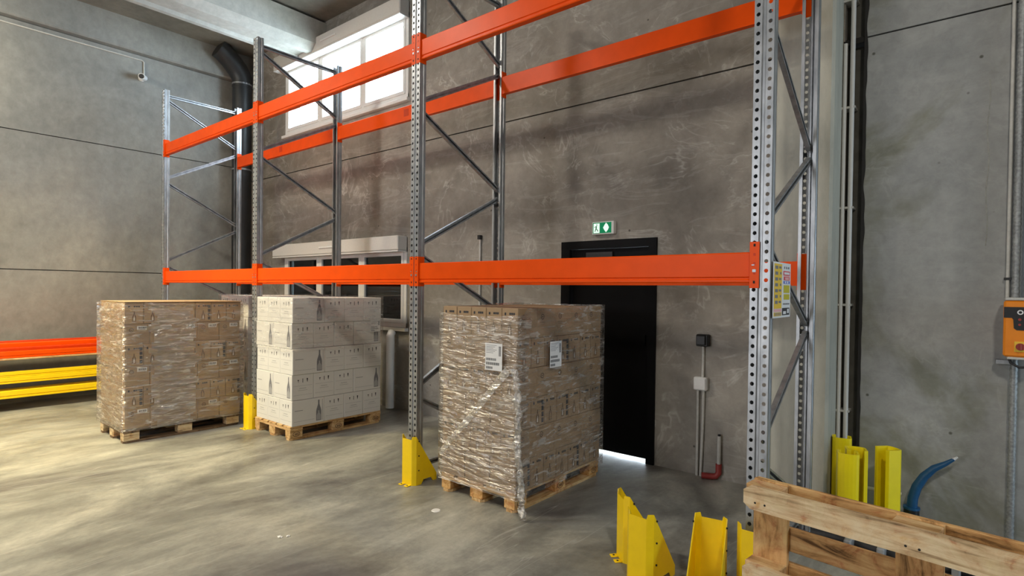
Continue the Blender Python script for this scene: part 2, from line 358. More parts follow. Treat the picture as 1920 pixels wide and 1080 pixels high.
# roof girders (grooved underside) running towards the back wall
gp = [(-.31, 0), (-.235, 0), (-.21, .045), (.02, .045), (.045, 0), (.16, 0), (.27, .10), (.29, .45), (-.31, .45)]
def girder(x, zb, nm, lb, cat='beam'):
    b = MB(); b.prism([(x + u, zb + v) for u, v in gp], YF, D, M['girder'], 'y'); return struct(b.build(nm), lb)
girder(-8.02, 5.20, 'trim_2', 'pale grooved concrete roof girder running to the back wall')
girder(-2.6, 5.20, 'trim_3', 'concrete roof girder above the frame')
# column beside the recess
b = MB(); cx0, cx1, cy = -1.20, -.80, 4.58
b.prism([(cx0, D), (cx0, cy + .02), (cx0 + .02, cy), (cx1 - .10, cy), (cx1 - .095, cy - .004), (cx1 - .02, cy - .004), (cx1, cy + .018), (cx1, D + .1), (cx0, D + .1)], 0, ZC, M['column'], 'z')
struct(b.build('trim_4'), 'pale concrete column behind the right upright frame')
# ------------------------------------------------------------------ windows, door
def window(nm, box, zb0, zb1, dark):
    x0, x1, z0, z1 = box; o = struct(ob(nm, None, None, (0, D, 0)), 'white three-light window with dark glass and shutter box' if dark else 'bright white three-light window high in the wall')
    b = MB(); fw = .055
    b.box(x0, x1, -.015, .07, z0, z0 + fw, M['white_pvc']); b.box(x0, x1, -.015, .07, z1 - fw, z1, M['white_pvc'])
    b.box(x0, x0 + fw, -.014, .069, z0, z1, M['white_pvc']); b.box(x1 - fw, x1, -.014, .069, z0, z1, M['white_pvc']); b.build('window_frame', o)
    ms = [x0 + fw, -7.87, -6.78, x1 - fw]
    for i in range(3):
        a, c = ms[i] + (.02 if i else .004), ms[i + 1] - (.02 if i < 2 else .004); s = MB(); w = .05; Z0, Z1 = z0 + fw + .002, z1 - fw - .002
        s.box(a, c, -.022, .05, Z0, Z0 + w, M['white_pvc'], ch=.006); s.box(a, c, -.022, .05, Z1 - w, Z1, M['white_pvc'], ch=.006)
        s.box(a, a + w, -.021, .05, Z0, Z1, M['white_pvc'], ch=.006); s.box(c - w, c, -.021, .05, Z0, Z1, M['white_pvc'], ch=.006)
        c_ = s.build('sash', o)
        g = MB(); g.box(a + w - .003, c - w + .003, .012, .020, Z0 + w - .003, Z1 - w + .003, M['glass_dark'] if dark else M['glass']); g.build('pane', c_)
        if i: m_ = MB(); m_.box(ms[i] - .019, ms[i] + .019, -.016, .06, z0 + fw, z1 - fw, M['white_pvc']); m_.build('mullion', o)
    b = MB(); b.box(x0 - .05, x1 + .03, -.06, .05, z0 - .05, z0 - .004, M['white_pvc'] if not dark else M['box_white'], ch=.004); b.build('window_sill', o)
    b = MB(); b.box(-9.02, -5.80, -.17, -.002, zb0, zb1, M['box_white'], ch=.012)
    b.box(-9.02, -5.80, -.165, -.002, zb0 - .02, zb0 - .004, M['white_pvc'])
    c_ = b.build('shutter_box', o)
    b = MB(); b.box(-7.62, -7.22, -.187, -.168, (zb0 + zb1) / 2 - .012, (zb0 + zb1) / 2 + .012, M['white_pvc'], ch=.004); b.build('air_inlet', c_)
    if dark:
        z = z0 + .03
        while z < z1 - .04:
            s = MB(); s.box(x0 + .04, x1 - .04, .13, .142, z, z + .0448, M['rubber']); s.build('shutter_slat', o); z += .045
    return o
window('window_1', WUP, 5.19, 5.40, False)
window('window_2', WLO, 2.12, 2.31, True)
dr = struct(ob('door_1', None, None, (0, D, 0)), 'black steel door in a black frame')
b = MB(); x0, x1, z1 = -3.33, -2.28, 2.11
b.box(x0 - .005, x0 + .10, -.02, .12, 0, z1, M['door_black']); b.box(x1 - .075, x1 + .005, -.02, .12, 0, z1, M['door_black'])
b.box(x0 - .005, x1 + .005, -.021, .12, z1 - .075, z1 + .005, M['door_black']); b.build('door_frame', dr)
b = MB(); b.box(x0 + .102, x1 - .077, .03, .08, .028, z1 - .077, M['door_black'], ch=.003); leaf = b.build('door_leaf', dr)
b = MB(); b.cyl((-3.12, .03, 1.02), (-3.12, -.02, 1.02), .011, M['galv']); b.cyl((-3.12, -.02, 1.02), (-3.0, -.02, 1.02), .009, M['galv']); b.build('handle', leaf)
b = MB(); b.box(-2.41, -2.395, .016, .031, 1.1, 1.2, M['door_black']); b.box(-3.05, -2.75, .005, .031, 1.95, 2.0, M['black']); b.build('door_closer', leaf)

# ------------------------------------------------------------------ pallet racking
YP = 3.13; PX = [-9.122 + 2.7485 * k for k in range(4)]; YB = 4.235; ZT = 4.459
NAMES = ['far left', 'second', 'third', 'nearest right hand']
def post_mesh(h):
    b = MB(); p = .05; n = int(h / p)
    # perforated face at y=0: two flats with holes, groove in the middle
    for (u0, u1) in ((-.05, -.011), (.011, .05)):
        uc = (u0 + u1) / 2; r = .0105
        for k in range(n):
            zc = (k + .5) * p; z0, z1 = k * p, (k + 1) * p
            out = [(u1, zc), (u1, z1), (uc, z1), (u0, z1), (u0, zc), (u0, z0), (uc, z0), (u1, z0)]
            inn = [(uc + r * math.cos(t * math.pi / 4), zc + r * 1.05 * math.sin(t * math.pi / 4)) for t in range(8)]
            vs = [(u, 0, z) for u, z in out] + [(u, 0, z) for u, z in inn]
            b.add(vs, [(i, (i + 1) % 8, 8 + (i + 1) % 8, 8 + i) for i in range(8)], M['galv'])
    zt = n * p
    prof = [(-.011, 0), (-.006, .010), (.006, .010), (.011, 0)]
    for (a, c) in zip(prof[:-1], prof[1:]): b.add([(a[0], a[1], 0), (c[0], c[1], 0), (c[0], c[1], zt), (a[0], a[1], zt)], [(0, 1, 2, 3)], M['galv'])
    for s in (-1, 1):
        q = [(s * .05, 0), (s * .05, .028), (s * .044, .034), (s * .044, .042), (s * .05, .048), (s * .05, .070), (s * .030, .070), (s * .030, .062)]
        for (a, c) in zip(q[:-1], q[1:]): b.add([(a[0], a[1], 0), (c[0], c[1], 0), (c[0], c[1], zt), (a[0], a[1], zt)], [(0, 1, 2, 3)], M['galv'])
    return b.mesh('upright_post')
PM = post_mesh(ZT)
b = MB(); b.box(-.065, .065, -.03, .10, 0, .006, M['galv'])
for x in (-.04, .04): b.cyl((x, .085, .006), (x, .085, .02), .009, M['galv'], 6)
FOOT = b.mesh('foot_plate')
def bar_mesh(p, q, w=.040, t=.028):
    # open C channel from p to q in the yz plane, open side towards +x
    p, q = Vector(p), Vector(q); d = (q - p); L_ = d.length; d.normalize(); n_ = Vector((0, -d.z, d.y))
    b = MB(); mt = Matrix.Translation(p) @ Matrix((Vector((1, 0, 0)), d, n_)).transposed().to_4x4()
    b.box(-t / 2, -t / 2 + .003, 0, L_, -w / 2, w / 2, M['galv'], mt)
    for s in (-1, 1): b.box(-t / 2, t / 2, 0, L_, s * w / 2 - .0015, s * w / 2 + .0015, M['galv'], mt)
    for s in (-1, 1): b.box(t / 2 - .003, t / 2, 0, L_, s * w / 2, s * (w / 2 - .010), M['galv'], mt)
    for u in (.02, L_ - .02): b.cyl(mt @ Vector((-t / 2 - .012, u, 0)), mt @ Vector((t / 2, u, 0)), .009, M['galv'], 6)
    return b.mesh('brace')
yf, yr = YP + .045, YB - .045
BR = [((yf, 4.37), (yr, 4.37), 'h'), ((yf, 4.31), (yr, 3.79)), ((yr, 3.70), (yf, 3.18)), ((yf, 3.11), (yr, 2.58)), ((yr, 2.50), (yf, 1.98)), ((yf, 1.90), (yr, 1.41)),
      ((yr, 1.34), (yf, .79)), ((yf, .69), (yr, .20)), ((yf, .12), (yr, .12), 'h')]
BM = [bar_mesh((0, a[0][0] - YP, a[0][1]), (0, a[1][0] - YP, a[1][1])) for a in BR]
flab = ['galvanised upright frame nearest the black drain pipe', 'galvanised upright frame between the wrapped brown stack and white carton stack',
        'galvanised upright frame with yellow guard between white carton stack and large brown stack', 'galvanised perforated upright frame carrying the load poster in front of the column']
for k in range(4):
    f = thing('rack_upright', flab[k], 'rack upright', (PX[k], YP, 0), 0, 'upright frames of the pallet rack')
    ob('post', PM, f); r = ob('post', PM, f, (0, YB - YP, 0)); r.rotation_euler = (0, 0, math.pi)
    ob('foot_plate', FOOT, f); r = ob('foot_plate', FOOT, f, (0, YB - YP, 0)); r.rotation_euler = (0, 0, math.pi)
    for m_ in BM: ob('brace', m_, f)
def beam_parts():
    L_ = 2.7485 - .108; b = MB(); Z0, Z1 = 0, .165
    prof = [(0, .006), (.004, 0), (.05, 0), (.05, Z1 - .004), (.046, Z1), (.006, Z1), (0, Z1 - .006), (0, .034), (.007, .028), (.007, .022), (0, .016)]
    b.prism(prof, -L_ / 2, L_ / 2, M['orange'], 'x'); bar = b.mesh('beam_bar')
    c = MB(); e = L_ / 2; z0, z1 = -.028, .218
    c.box(e, e + .004, -.012, .055, z0, z1, M['orange']); c.box(e, e + .050, -.014, -.010, z0, z1, M['orange'], ch=.0015)
    for i in range(5):
        z = z0 + .025 + i * .049
        c.box(e + .020, e + .030, -.0155, -.0138, z, z + .014, M['dark_hole'] if i in (0, 4) else M['orange_red'])
    c.box(e + .016, e + .034, -.0165, -.0138, z0 + .085, z0 + .100, M['galv']); c.box(e + .012, e + .026, -.0165, -.0138, z0 + .12, z0 + .126, M['galv'])
    right = c.mesh('connector')
    return bar, right
BAR, CON = beam_parts()
def mirror(me):
    m2 = me.copy(); 
    for v in m2.vertices: v.co.x = -v.co.x
    m2.flip_normals(); return m2
CONL = mirror(CON)
bay = ['left bay', 'middle bay', 'right bay']
for lev, zb, ln in ((0, 1.661, 'lower'), (1, 3.508, 'upper')):
    for k in range(3):
        for rear in (0, 1):
            xc = (PX[k] + PX[k + 1]) / 2
            t = thing('rack_beam', 'orange %s %s beam of the %s of the rack' % (ln, 'rear' if rear else 'front', bay[k]), 'rack beam', (xc, YB - .012 if rear else YP + .012, zb), math.pi if rear else 0,
                      'orange beams of the pallet rack')
            ob('beam_bar', BAR, t); ob('connector', CON, t); ob('connector', CONL, t)
            if rear and lev and k < 2:
                s = MB(); s.box(-.05, .03, .0505, .052, .05, .13, M['orange_red']); s.build('sticker', t)
# load notice on the side of the nearest frame
t = thing('load_notice', 'white load poster with yellow panels fixed to the perforated upright', 'poster', (PX[3] + .062, 3.15, 1.475))
b = MB(); b.box(-.002, .0, 0, .355, 0, .30, M['paper'], ch=.0005); b.build('board', t)
def ph(nm, y0, y1, z0, z1, m): s = MB(); s.box(.0002, .0012, y0, y1, z0, z1, M[m]); s.build(nm, t)
ph('yellow_panel', .015, .165, .05, .29, 'p_yellow')
ph('red_panel', .195, .335, .232, .256, 'p_red'); ph('red_panel', .205, .33, .205, .224, 'p_red'); ph('pink_panel', .205, .33, .224, .231, 'p_pink'); ph('blue_panel', .20, .335, .186, .201, 'p_blue')
ph('yellow_panel', .205, .33, .135, .178, 'p_olive'); ph('yellow_panel', .21, .33, .098, .128, 'p_olive'); ph('photo_panel', .18, .335, .012, .052, 'ink')
ph('pink_panel', .015, .165, .033, .048, 'p_pink'); ph('yellow_panel', .015, .165, .010, .030, 'p_yellow')
b = MB()
for i in range(7):
    z = .262 - i * .031; b.box(.0013, .0018, .03, .085, z, z + .017, M['ink_soft']); b.box(.0013, .0018, .105 + (i % 2) * .02, .15, z + .004, z + .016, M['ink_soft'])
for i in range(3): b.box(.0013, .0018, .21 + i * .04, .225 + i * .045, .268, .28, M['ink_soft'])
for i in range(5): b.box(.0013, .0018, .195 + i * .028, .215 + i * .028, .070, .078, M['ink_soft']); b.box(.0013, .0018, .03 + i * .027, .045 + i * .027, .012, .028, M['ink_soft'])
b.box(.0013, .0018, .21, .32, .237, .25, M['paper']); b.box(.0013, .0018, .225, .25, .188, .199, M['paper']); b.box(.0013, .0018, .27, .30, .188, .199, M['paper'])
b.box(.0013, .0018, .20, .26, .018, .034, M['paper']); b.box(.0013, .0018, .285, .32, .022, .046, M['paper']); b.box(.0013, .0018, .23, .31, .208, .221, M['p_pink']); b.build('print', t)

# ------------------------------------------------------------------ yellow corner guards
def guard_mesh():
    pl = [(-.085, .255, .055), (-.085, .03, .40), (-.062, .004, .40), (-.055, 0, .375), (.055, 0, .375), (.062, .004, .40), (.085, .03, .40), (.085, .255, .055)]
    bm = bmesh.new(); vb, vt = [], []
    for x, y, z in pl: vb.append(bm.verts.new((x, y, .0))); vt.append(bm.verts.new((x, y, z)))
    for i in range(7):
        if i in (0, 6):   # side plate: arch cut at the bottom
            f, r = (1, 0) if i == 0 else (6, 7)
            X = pl[f][0]; ys = [.03, .085, .11, .19, .215, .255]; zb = [0, 0, .035, .035, 0, 0]
            lo = [vb[f]] + [bm.verts.new((X, y, z)) for y, z in list(zip(ys, zb))[1:-1]] + [vb[r]]
            hi = [vt[f]] + [bm.verts.new((X, y, .40 - (y - .03) / .225 * .345)) for y in ys[1:-1]] + [vt[r]]
            for k in range(5): bm.faces.new((lo[k], lo[k + 1], hi[k + 1], hi[k]))
        else: bm.faces.new((vb[i], vb[i + 1], vt[i + 1], vt[i]))
    bmesh.ops.recalc_face_normals(bm, faces=bm.faces)
    bmesh.ops.solidify(bm, geom=list(bm.faces), thickness=.005)
    me = bpy.data.meshes.new('guard_body'); bm.to_mesh(me); bm.free(); me.materials.append(M['yellow']); return me
GB = guard_mesh()
b = MB(); b.box(-.019, .019, -.045, .0, .0, .006, M['yellow'], ch=.002); b.cyl((0, -.024, .004), (0, -.024, .0075), .007, M['dark_hole'], 8)
GF = b.mesh('foot_tab')
b = MB()
for s in (-1, 1):
    for z in (.36, .24, .12): b.cyl((s * .083, .055, z), (s * .0905, .055, z), .0055, M['dark_hole'], 8)
GH = b.mesh('bolt_hole')
def guard(x, y, rz, label):
    t = thing('corner_guard', label, 'rack guard', (x, y, 0), rz, 'yellow steel corner guards')
    ob('guard_body', GB, t); ob('foot_tab', GF, t, (-.036, 0, 0)); ob('foot_tab', GF, t, (.036, 0, 0)); ob('bolt_hole', GH, t)['kind'] = 'stuff'; return t
guard(-3.588, 3.04, 0, 'yellow steel guard bolted at the foot of the upright left of the large brown stack')
guard(-6.385, 3.045, 0, 'yellow steel guard at the upright foot left of the white carton stack')
guard(-.862, 3.03, 0, 'yellow steel guard at the foot of the poster upright, behind the standing pallet')
guard(-1.405, 2.825, -.12, 'loose yellow guard in front with its long sloping side plate towards us')
guard(-1.625, 3.035, -.75, 'loose yellow guard half hidden behind the foremost sloping one')
guard(-1.085, 3.07, math.pi + .16, 'loose yellow guard turned round so its hollow inside shows')

# ------------------------------------------------------------------ pallets
def pallet(loc, label, mats, L_=1.165, Wd=.765, group=None, rot=None, stamp=True, deck=None):
    t = thing('wooden_pallet', label, 'pallet', loc, 0, group)
    if rot is not None: t.rotation_mode = 'QUATERNION'; t.rotation_quaternion = rot
    def piece(nm, x0, x1, y0, y1, z0, z1, m, ch=.003, across=False):
        s = MB(); cx_, cy_, cz_ = (x0 + x1) / 2, (y0 + y1) / 2, (z0 + z1) / 2
        hx, hy = (x1 - x0) / 2, (y1 - y0) / 2
        if across: hx, hy = hy, hx
        if nm == 'skid_board': s.prism([(-hx, -hy + .03), (-hx + .022, -hy), (hx - .022, -hy), (hx, -hy + .03), (hx, hy - .03), (hx - .022, hy), (-hx + .022, hy), (-hx, hy - .03)], z0 - cz_, z1 - cz_, m, 'z')
        else: s.box(-hx, hx, -hy, hy, z0 - cz_, z1 - cz_, m, ch=ch)
        if nm == 'skid_board' and m != M['wood_dark']:
            for yy in (-hy + .05, -hy + .09, -.02, .02, hy - .09, hy - .05): s.cyl((.018 * (1 if yy * 50 % 2 > 1 else -1), yy, z0 - cz_ - .0006), (.018 * (1 if yy * 50 % 2 > 1 else -1), yy, z0 - cz_ + .001), .0045, M['dark_hole'], 8)
        o = s.build(nm, t); o.location = (cx_, cy_, cz_)
        if across: o.rotation_euler = (0, 0, math.pi / 2)
        return o
    A, B_, C_ = mats
    for i, (c, w) in enumerate(((.055, .10), (Wd / 2, .13), (Wd - .055, .10))): piece('skid_board', c - w / 2, c + w / 2, 0, L_, 0, .022, A, .006)
    for yi, yc in enumerate((.0725, L_ / 2, L_ - .0725)):
        for xi, (c, w) in enumerate(((.055, .10), (Wd / 2, .13), (Wd - .055, .10))):
            o = piece('block', c - w / 2, c + w / 2, yc - .0715, yc + .0715, .022, .100, B_)
            if stamp and xi == 2:
                s = MB(); n = 20
                for k in range(n):
                    a0, a1 = 2 * math.pi * k / n, 2 * math.pi * (k + 1) / n
                    s.add([(w / 2 + .0006, .042 * r_ * math.cos(a), .027 * r_ * math.sin(a)) for a, r_ in ((a0, 1), (a1, 1), (a1, .82), (a0, .82))], [(0, 1, 2, 3)], M['ink_brown'])
                for u in (-.018, -.002, .014): s.box(w / 2, w / 2 + .0007, u, u + .009, -.012, .011, M['ink_brown'])
                s.build('stamp', o)
            if stamp and yi == 0 and xi == 2 and False: pass
        so = piece('stringer_board', 0, Wd, yc - .0725, yc + .0725, .100, .122, C_, across=True)
    for c, w in ((.0725, .14), (.2325, .10), (Wd / 2, .14), (Wd - .2325, .10), (Wd - .0725, .14)):
        piece('deck_board', c - w / 2, c + w / 2, 0, L_, .122, .144, deck or A)
    return t
pallet((-3.29, 3.145, 0), 'wooden pallet under the large brown carton stack by the door', (M['wood'], M['wood_orange'], M['wood']), group='pallets under the carton stacks')
pallet((-6.285, 3.10, 0), 'pale wooden pallet under the white carton stack', (M['wood'], M['wood'], M['wood']), group='pallets under the carton stacks')
pallet((-7.42, 1.93, 0), 'dark worn wooden pallet under the left wrapped brown stack', (M['wood_dark'], M['wood_old'], M['wood_dark']), group='pallets under the carton stacks', stamp=False)
pallet((-7.80, 3.36, 0), 'wooden pallet under the pale stack behind the left upright', (M['wood_old'], M['wood_old'], M['wood_old']), group='pallets under the carton stacks', stamp=False)
# pallet standing on its long edge: local y along its length, local x upwards, local -z towards us
ang = math.atan2(2.356 - 2.479, .134 + .743)
ex = Vector((math.cos(ang), math.sin(ang), 0)); ez = Vector((0, 0, 1)); en = Vector((-math.sin(ang), math.cos(ang), 0))
R_ = Matrix((ez, ex, en)).transposed().to_quaternion()
pallet((-.745, 2.48, 0), 'worn wooden pallet standing on its long edge in the right foreground', (M['wood_old'], M['wood'], M['wood_stain']), L_=1.2, Wd=.80, deck=M['wood_stain'], rot=R_, stamp=False)

# ------------------------------------------------------------------ cartons
def ngon(b, pts, mat, plane, d):
    vs = [((u, d, v) if plane == 'y' else (d, u, v)) for u, v in pts]; b.add(vs, [tuple(range(len(vs)))], mat)
def bottle_pts(w, h, u, v):
    half = [(.5, 0), (.5, .45), (.44, .55), (.2, .74), (.14, .82), (.14, 1)]
    return [(u + w * a, v + h * c) for a, c in half] + [(u - w * a, v + h * c) for a, c in reversed(half)]
def icons(b, plane, d, sg, w, z, sc, mat):
    # goblet, bottle, glass: small handling pictograms
    k = sg
    for du, kind in ((-.26, 'g'), (.0, 'b'), (.26, 'u')):
        u = k * du * w
        if kind == 'g': ngon(b, [(u - .012 * sc, z + .012 * sc), (u + .012 * sc, z + .012 * sc), (u, z - .008 * sc)], mat, plane, d); ngon(b, [(u - .003 * sc, z - .018 * sc), (u + .003 * sc, z - .018 * sc), (u + .003 * sc, z), (u - .003 * sc, z)], mat, plane, d)
        if kind == 'b': ngon(b, [(u - .004 * sc, z - .024 * sc), (u + .004 * sc, z - .024 * sc), (u + .004 * sc, z + .024 * sc), (u - .004 * sc, z + .024 * sc)], mat, plane, d)
        if kind == 'u': ngon(b, [(u - .009 * sc, z + .024 * sc), (u + .009 * sc, z + .024 * sc), (u + .006 * sc, z - .002 * sc), (u + .002 * sc, z - .022 * sc), (u - .002 * sc, z - .022 * sc), (u - .006 * sc, z - .002 * sc)], mat, plane, d)
def rect(b, plane, d, u0, u1, z0, z1, mat): ngon(b, [(u0, z0), (u1, z0), (u1, z1), (u0, z1)], mat, plane, d)
def white_carton():
    w, l, h = .2515, .378, .270; b = MB(); b.box(-w / 2, w / 2, -l / 2, l / 2, 0, h, M['carton_white'], ch=.004)
    e = .0007
    for sg in (-1, 1):
        d = sg * (l / 2 + e); kk = 1 if sg < 0 else -1
        icons(b, 'y', d, kk, w * .8, .205, .9, M['ink']); rect(b, 'y', d, -w * .43, w * .43, .150, .1525, M['ink_pale'])
        rect(b, 'y', d, -w * .16, w * .16, .120, .1255, M['ink_pale']); rect(b, 'y', d, -w * .22, w * .22, .100, .1035, M['ink_pale']); rect(b, 'y', d, -w * .43, w * .43, .052, .0545, M['ink_pale'])
        d = sg * (w / 2 + e); kk = sg
        uc = kk * l * .33; ngon(b, bottle_pts(.062, .225, uc, .022), M['ink_soft'], 'x', d)
        ngon(b, bottle_pts(.050, .10, uc, .030), M['ink_pale'], 'x', d + sg * .0003)
        rect(b, 'x', d, -kk * l * .42, -kk * l * .17, .158, .163, M['ink_soft']); rect(b, 'x', d, -kk * l * .44, kk * l * .2, .045, .048, M['ink_pale'])
        rect(b, 'x', d, kk * l * .44, kk * l * .455, .02, .25, M['ink_pale'])
    return b.mesh('white_carton')
def ring(b, plane, d, u, v, r, mat, n=14, inner=.68):
    for k in range(n):
        a0, a1 = 2 * math.pi * k / n, 2 * math.pi * (k + 1) / n
        ngon(b, [(u + r * s * math.cos(a), v + r * s * math.sin(a)) for a, s in ((a0, 1), (a1, 1), (a1, inner), (a0, inner))], mat, plane, d)
def brown_carton(w, l, h, var=0):
    # short ends (normal y): pictograms and bottle; long sides (normal x): round mark and lines
    b = MB(); b.box(-w / 2, w / 2, -l / 2, l / 2, 0, h, M['carton_brown'], ch=.004); e = .0007
    for sg in (-1, 1):
        d = sg * (l / 2 + e); kk = 1 if sg < 0 else -1
        for i, u in enumerate((-.28, .02, .14, .26)): rect(b, 'y', d, kk * u * w - .008, kk * u * w + .008, h - .052 + (.004 if i else 0), h - .032, M['ink'])
        rect(b, 'y', d, -w * .49, -w * .475, .01, h - .01, M['ink_brown'])
        ngon(b, bottle_pts(.034, .105, 0, .022), M['ink_brown'], 'y', d); ngon(b, bottle_pts(.022, .070, 0, .026), M['carton_brown'], 'y', d + sg * .0003)
        if var < 2: ngon(b, bottle_pts(.011, .045, 0, .032), M['carton_white'], 'y', d + sg * .0005)
        if var == 1:
            for q in (.02, .065, .11, .155): rect(b, 'y', d, w * .30, w * .46, q, q + .036, M['ink'])
        d = sg * (w / 2 + e); kk = sg
        ring(b, 'x', d, -kk * l * .22, h * .70, .022, M['ink_brown']); rect(b, 'x', d, -kk * l * .22 - .008, -kk * l * .22 + .008, h * .70 - .004, h * .70 + .004, M['ink_brown'])
        rect(b, 'x', d, -kk * l * .36, -kk * l * .08, h * .50, h * .515, M['ink_brown']); rect(b, 'x', d, -kk * l * .33, -kk * l * .10, h * .44, h * .45, M['ink_brown'])
    return b.mesh('brown_carton')
ROWN = ['top', 'second', 'third', 'fourth', 'fifth', 'bottom']
ORD = ['first', 'second', 'third', 'fourth', 'fifth', 'sixth', 'seventh', 'eighth', 'ninth']
def place(nm, me, x, y, z, rz, label, group, cat='carton', jit=.002):
    o = ob(nm, me, None, (x + random.uniform(-jit, jit) * .5, y + random.uniform(-jit, jit) * .4, z)); o.rotation_euler = (0, 0, rz + random.uniform(-.002, .002))
    return tag(o, label, cat, group)
WC = white_carton()
def white_stack(x0, y0, z0, desc, group, keep):
    W_, L_ = .2545, .381
    for r in range(5):                                   # r = 0 top
        z = z0 + (4 - r) * .2725; dx = (.0, -.012, .006, -.006, .0)[r]
        cells = []
        if r % 2 == 0:
            for i in range(3): cells.append((x0 + (i + .5) * W_, y0 + L_ / 2, 0))
            for j in range(3):
                for i in range(2): cells.append((x0 + (i + .5) * L_, y0 + L_ + (j + .5) * W_, math.pi / 2))
        else:
            for j in range(3):
                for i in range(2): cells.append((x0 + (i + .5) * L_, y0 + (j + .5) * W_, math.pi / 2))
            for i in range(3): cells.append((x0 + (i + .5) * W_, y0 + 3 * W_ + L_ / 2, 0))
        rn = ROWN[r] if r < 4 else 'bottom'
        nf = ns = nb = 0
        ymin = min(c[1] for c in cells) + .08
        for (x, y, rz) in cells:
            hx, hy = (L_ / 2, W_ / 2) if rz else (W_ / 2, L_ / 2)
            front = y - hy < y0 + .01; side = x + hx > x0 + .755
            if front: nf += 1
            if side: ns += 1
            if not (front or side):
                nb += 1
                if r: continue
            if keep == 'side' and not (side or r == 0): continue
            if front and side: pos = 'at the near corner'
            elif front: pos = '%s from left in front' % ORD[nf - 1]
            elif side: pos = '%s from near corner on right side' % ORD[ns - 1]
            else: pos = 'away from the edges, %s counted' % ORD[nb]
            place('wine_carton', WC, x + dx, y, z, rz, 'white carton %s, %s row, %s' % (pos, rn, desc), group)
white_stack(-6.280, 3.115, .144, 'middle stack', 'white cartons of the middle stack', 'all')
white_stack(-7.79, 3.375, .144, 'pale rear stack', 'cartons of the pale rear stack', 'side')
HB = .2225
BA = brown_carton(.1515, .231, HB - .002); BB = [brown_carton(.165, .2535, HB - .002, v) for v in (0, 0, 1, 2)]
b = MB(); b.box(0, .0008, -.045, .045, -.022, .022, M['paper']); 
for u, w in ((-.033, .018), (-.012, .01), (.002, .02), (.024, .012)): b.box(.0008, .0012, u, u + w, -.006, .012, M['ink_soft'])
b.box(.0008, .0012, -.035, .03, -.016, -.012, M['ink_soft']); LABEL = b.mesh('sticker')
def brown_stack(x0, y0, z0, desc, group, label_rows, jx, shift, hb=HB):
    for r in range(6):
        z = z0 + (5 - r) * hb; dx = shift[r]; A = (r in label_rows)
        if A: nx, ny, cx_, cy_ = 5, 5, .1535, .2335
        else: nx, ny, cx_, cy_ = 3, 7, .2560, .1667
        for i in range(nx):
            for j in range(ny):
                front = j == 0; side = i == nx - 1
                if not (front or side or r == 0): continue
                x = x0 + (i + .5) * cx_ + dx; y = y0 + (j + .5) * cy_
                if front and side: pos = 'at the near corner'
                elif front: pos = '%s from left in front' % ORD[i]
                elif side: pos = '%s from near corner on right side' % ORD[j]
                else: pos = '%s from left, %s from front' % (ORD[i], ORD[j])
                o = place('wine_carton', BA if A else random.choice(BB), x, y, z, 0 if A else math.pi / 2, 'brown carton %s, %s row, %s' % (pos, ROWN[r], desc), group)
                o.scale.z = hb / HB
                if side and A and jx: ob('sticker', LABEL, o, (.1515 / 2 + .0012, .045, HB * .78))
brown_stack(-3.29, 3.15, .144, 'large stack by the door', 'brown cartons of the large stack by the door', (0, 2, 4), False, (0, -.004, .005, 0, .004, 0))
brown_stack(-7.42, 1.935, .144, 'left wrapped stack', 'brown cartons of the left wrapped stack', (1, 3, 5), True, (.010, -.015, .008, -.010, .004, 0), hb=.2155)
# cardboard lid sheets on the left stack
b = MB(); b.box(-.39, .40, -.585, .590, 0, .008, M['carton_brown']); o = b.build('cardboard_sheet'); o.location = (-7.035, 2.52, .144 + 6 * .2155 + .001); tag(o, 'flat brown cardboard sheet lying on top of the left wrapped stack', 'cardboard sheet')

# ------------------------------------------------------------------ stretch film
def film(x0, x1, y0, y1, z0, z1, label, mat, amp, top=None, seed=0, nz=70, name='stretch_film', taut=None, shiny=None, wr=lambda y, z: False):
    def ringpt(s):   # s in 0..4 around the rounded rectangle
        k = int(s) % 4; u = s - int(s)
        a = [(x0, y0), (x1, y0), (x1, y1), (x0, y1)][k]; c = [(x1, y0), (x1, y1), (x0, y1), (x0, y0)][k]
        return (a[0] + (c[0] - a[0]) * u, a[1] + (c[1] - a[1]) * u), [(0, -1), (1, 0), (0, 1), (-1, 0)][k], u
    nu = 44; vs, fs = [], []; n = nu * 4
    for iz in range(nz + 1):
        for iu in range(n):
            s = iu / nu; (x, y), nr, u = ringpt(s); zt = z1 if top is None else z1 + top(x, y)
            z = z0 + (zt - z0) * iz / nz
            e = min(u, 1 - u); c = .010 + .010 * max(0, 1 - e * 12)
            wv = noise.fractal(Vector((x * 2.2 + seed, y * 2.2, z * 16)), 1.0, 2.0, 4)
            wv2 = noise.noise(Vector((x * 9 + seed, y * 9, z * 30)))
            off = .010 + amp * (wv + .4 * wv2) + .004
            off = max(.005, off); sag = 0
            zz = z + .004 * noise.noise(Vector((x * 5, y * 5, z * 3 + seed)))
            ox, oy = nr[0] * off, nr[1] * off
            if u < .0001: # corner: both normals
                pr = [(-1, 0), (0, -1), (1, 0), (0, 1)][int(s) % 4]; ox, oy = (nr[0] + pr[0]) * .010, (nr[1] + pr[1]) * .010
            vs.append((x + ox, y + oy, zz))
    for iz in range(nz):
        for iu in range(n): fs.append((iz * n + iu, iz * n + (iu + 1) % n, (iz + 1) * n + (iu + 1) % n, (iz + 1) * n + iu))
    b = MB(); k0 = len(b.f); b.add(vs, fs, mat, None, True)
    if taut:
        ci = b.mi(taut)
        for i_, f_ in enumerate(b.f):
            p_ = b.v[f_[0]]
            if p_[0] > x1 + .002 and not wr(p_[1], p_[2]): b.m[i_] = ci
            elif p_[0] > x1 + .002 and shiny: b.m[i_] = b.mi(shiny)
    o = b.build(name); return tag(o, label, 'stretch film')
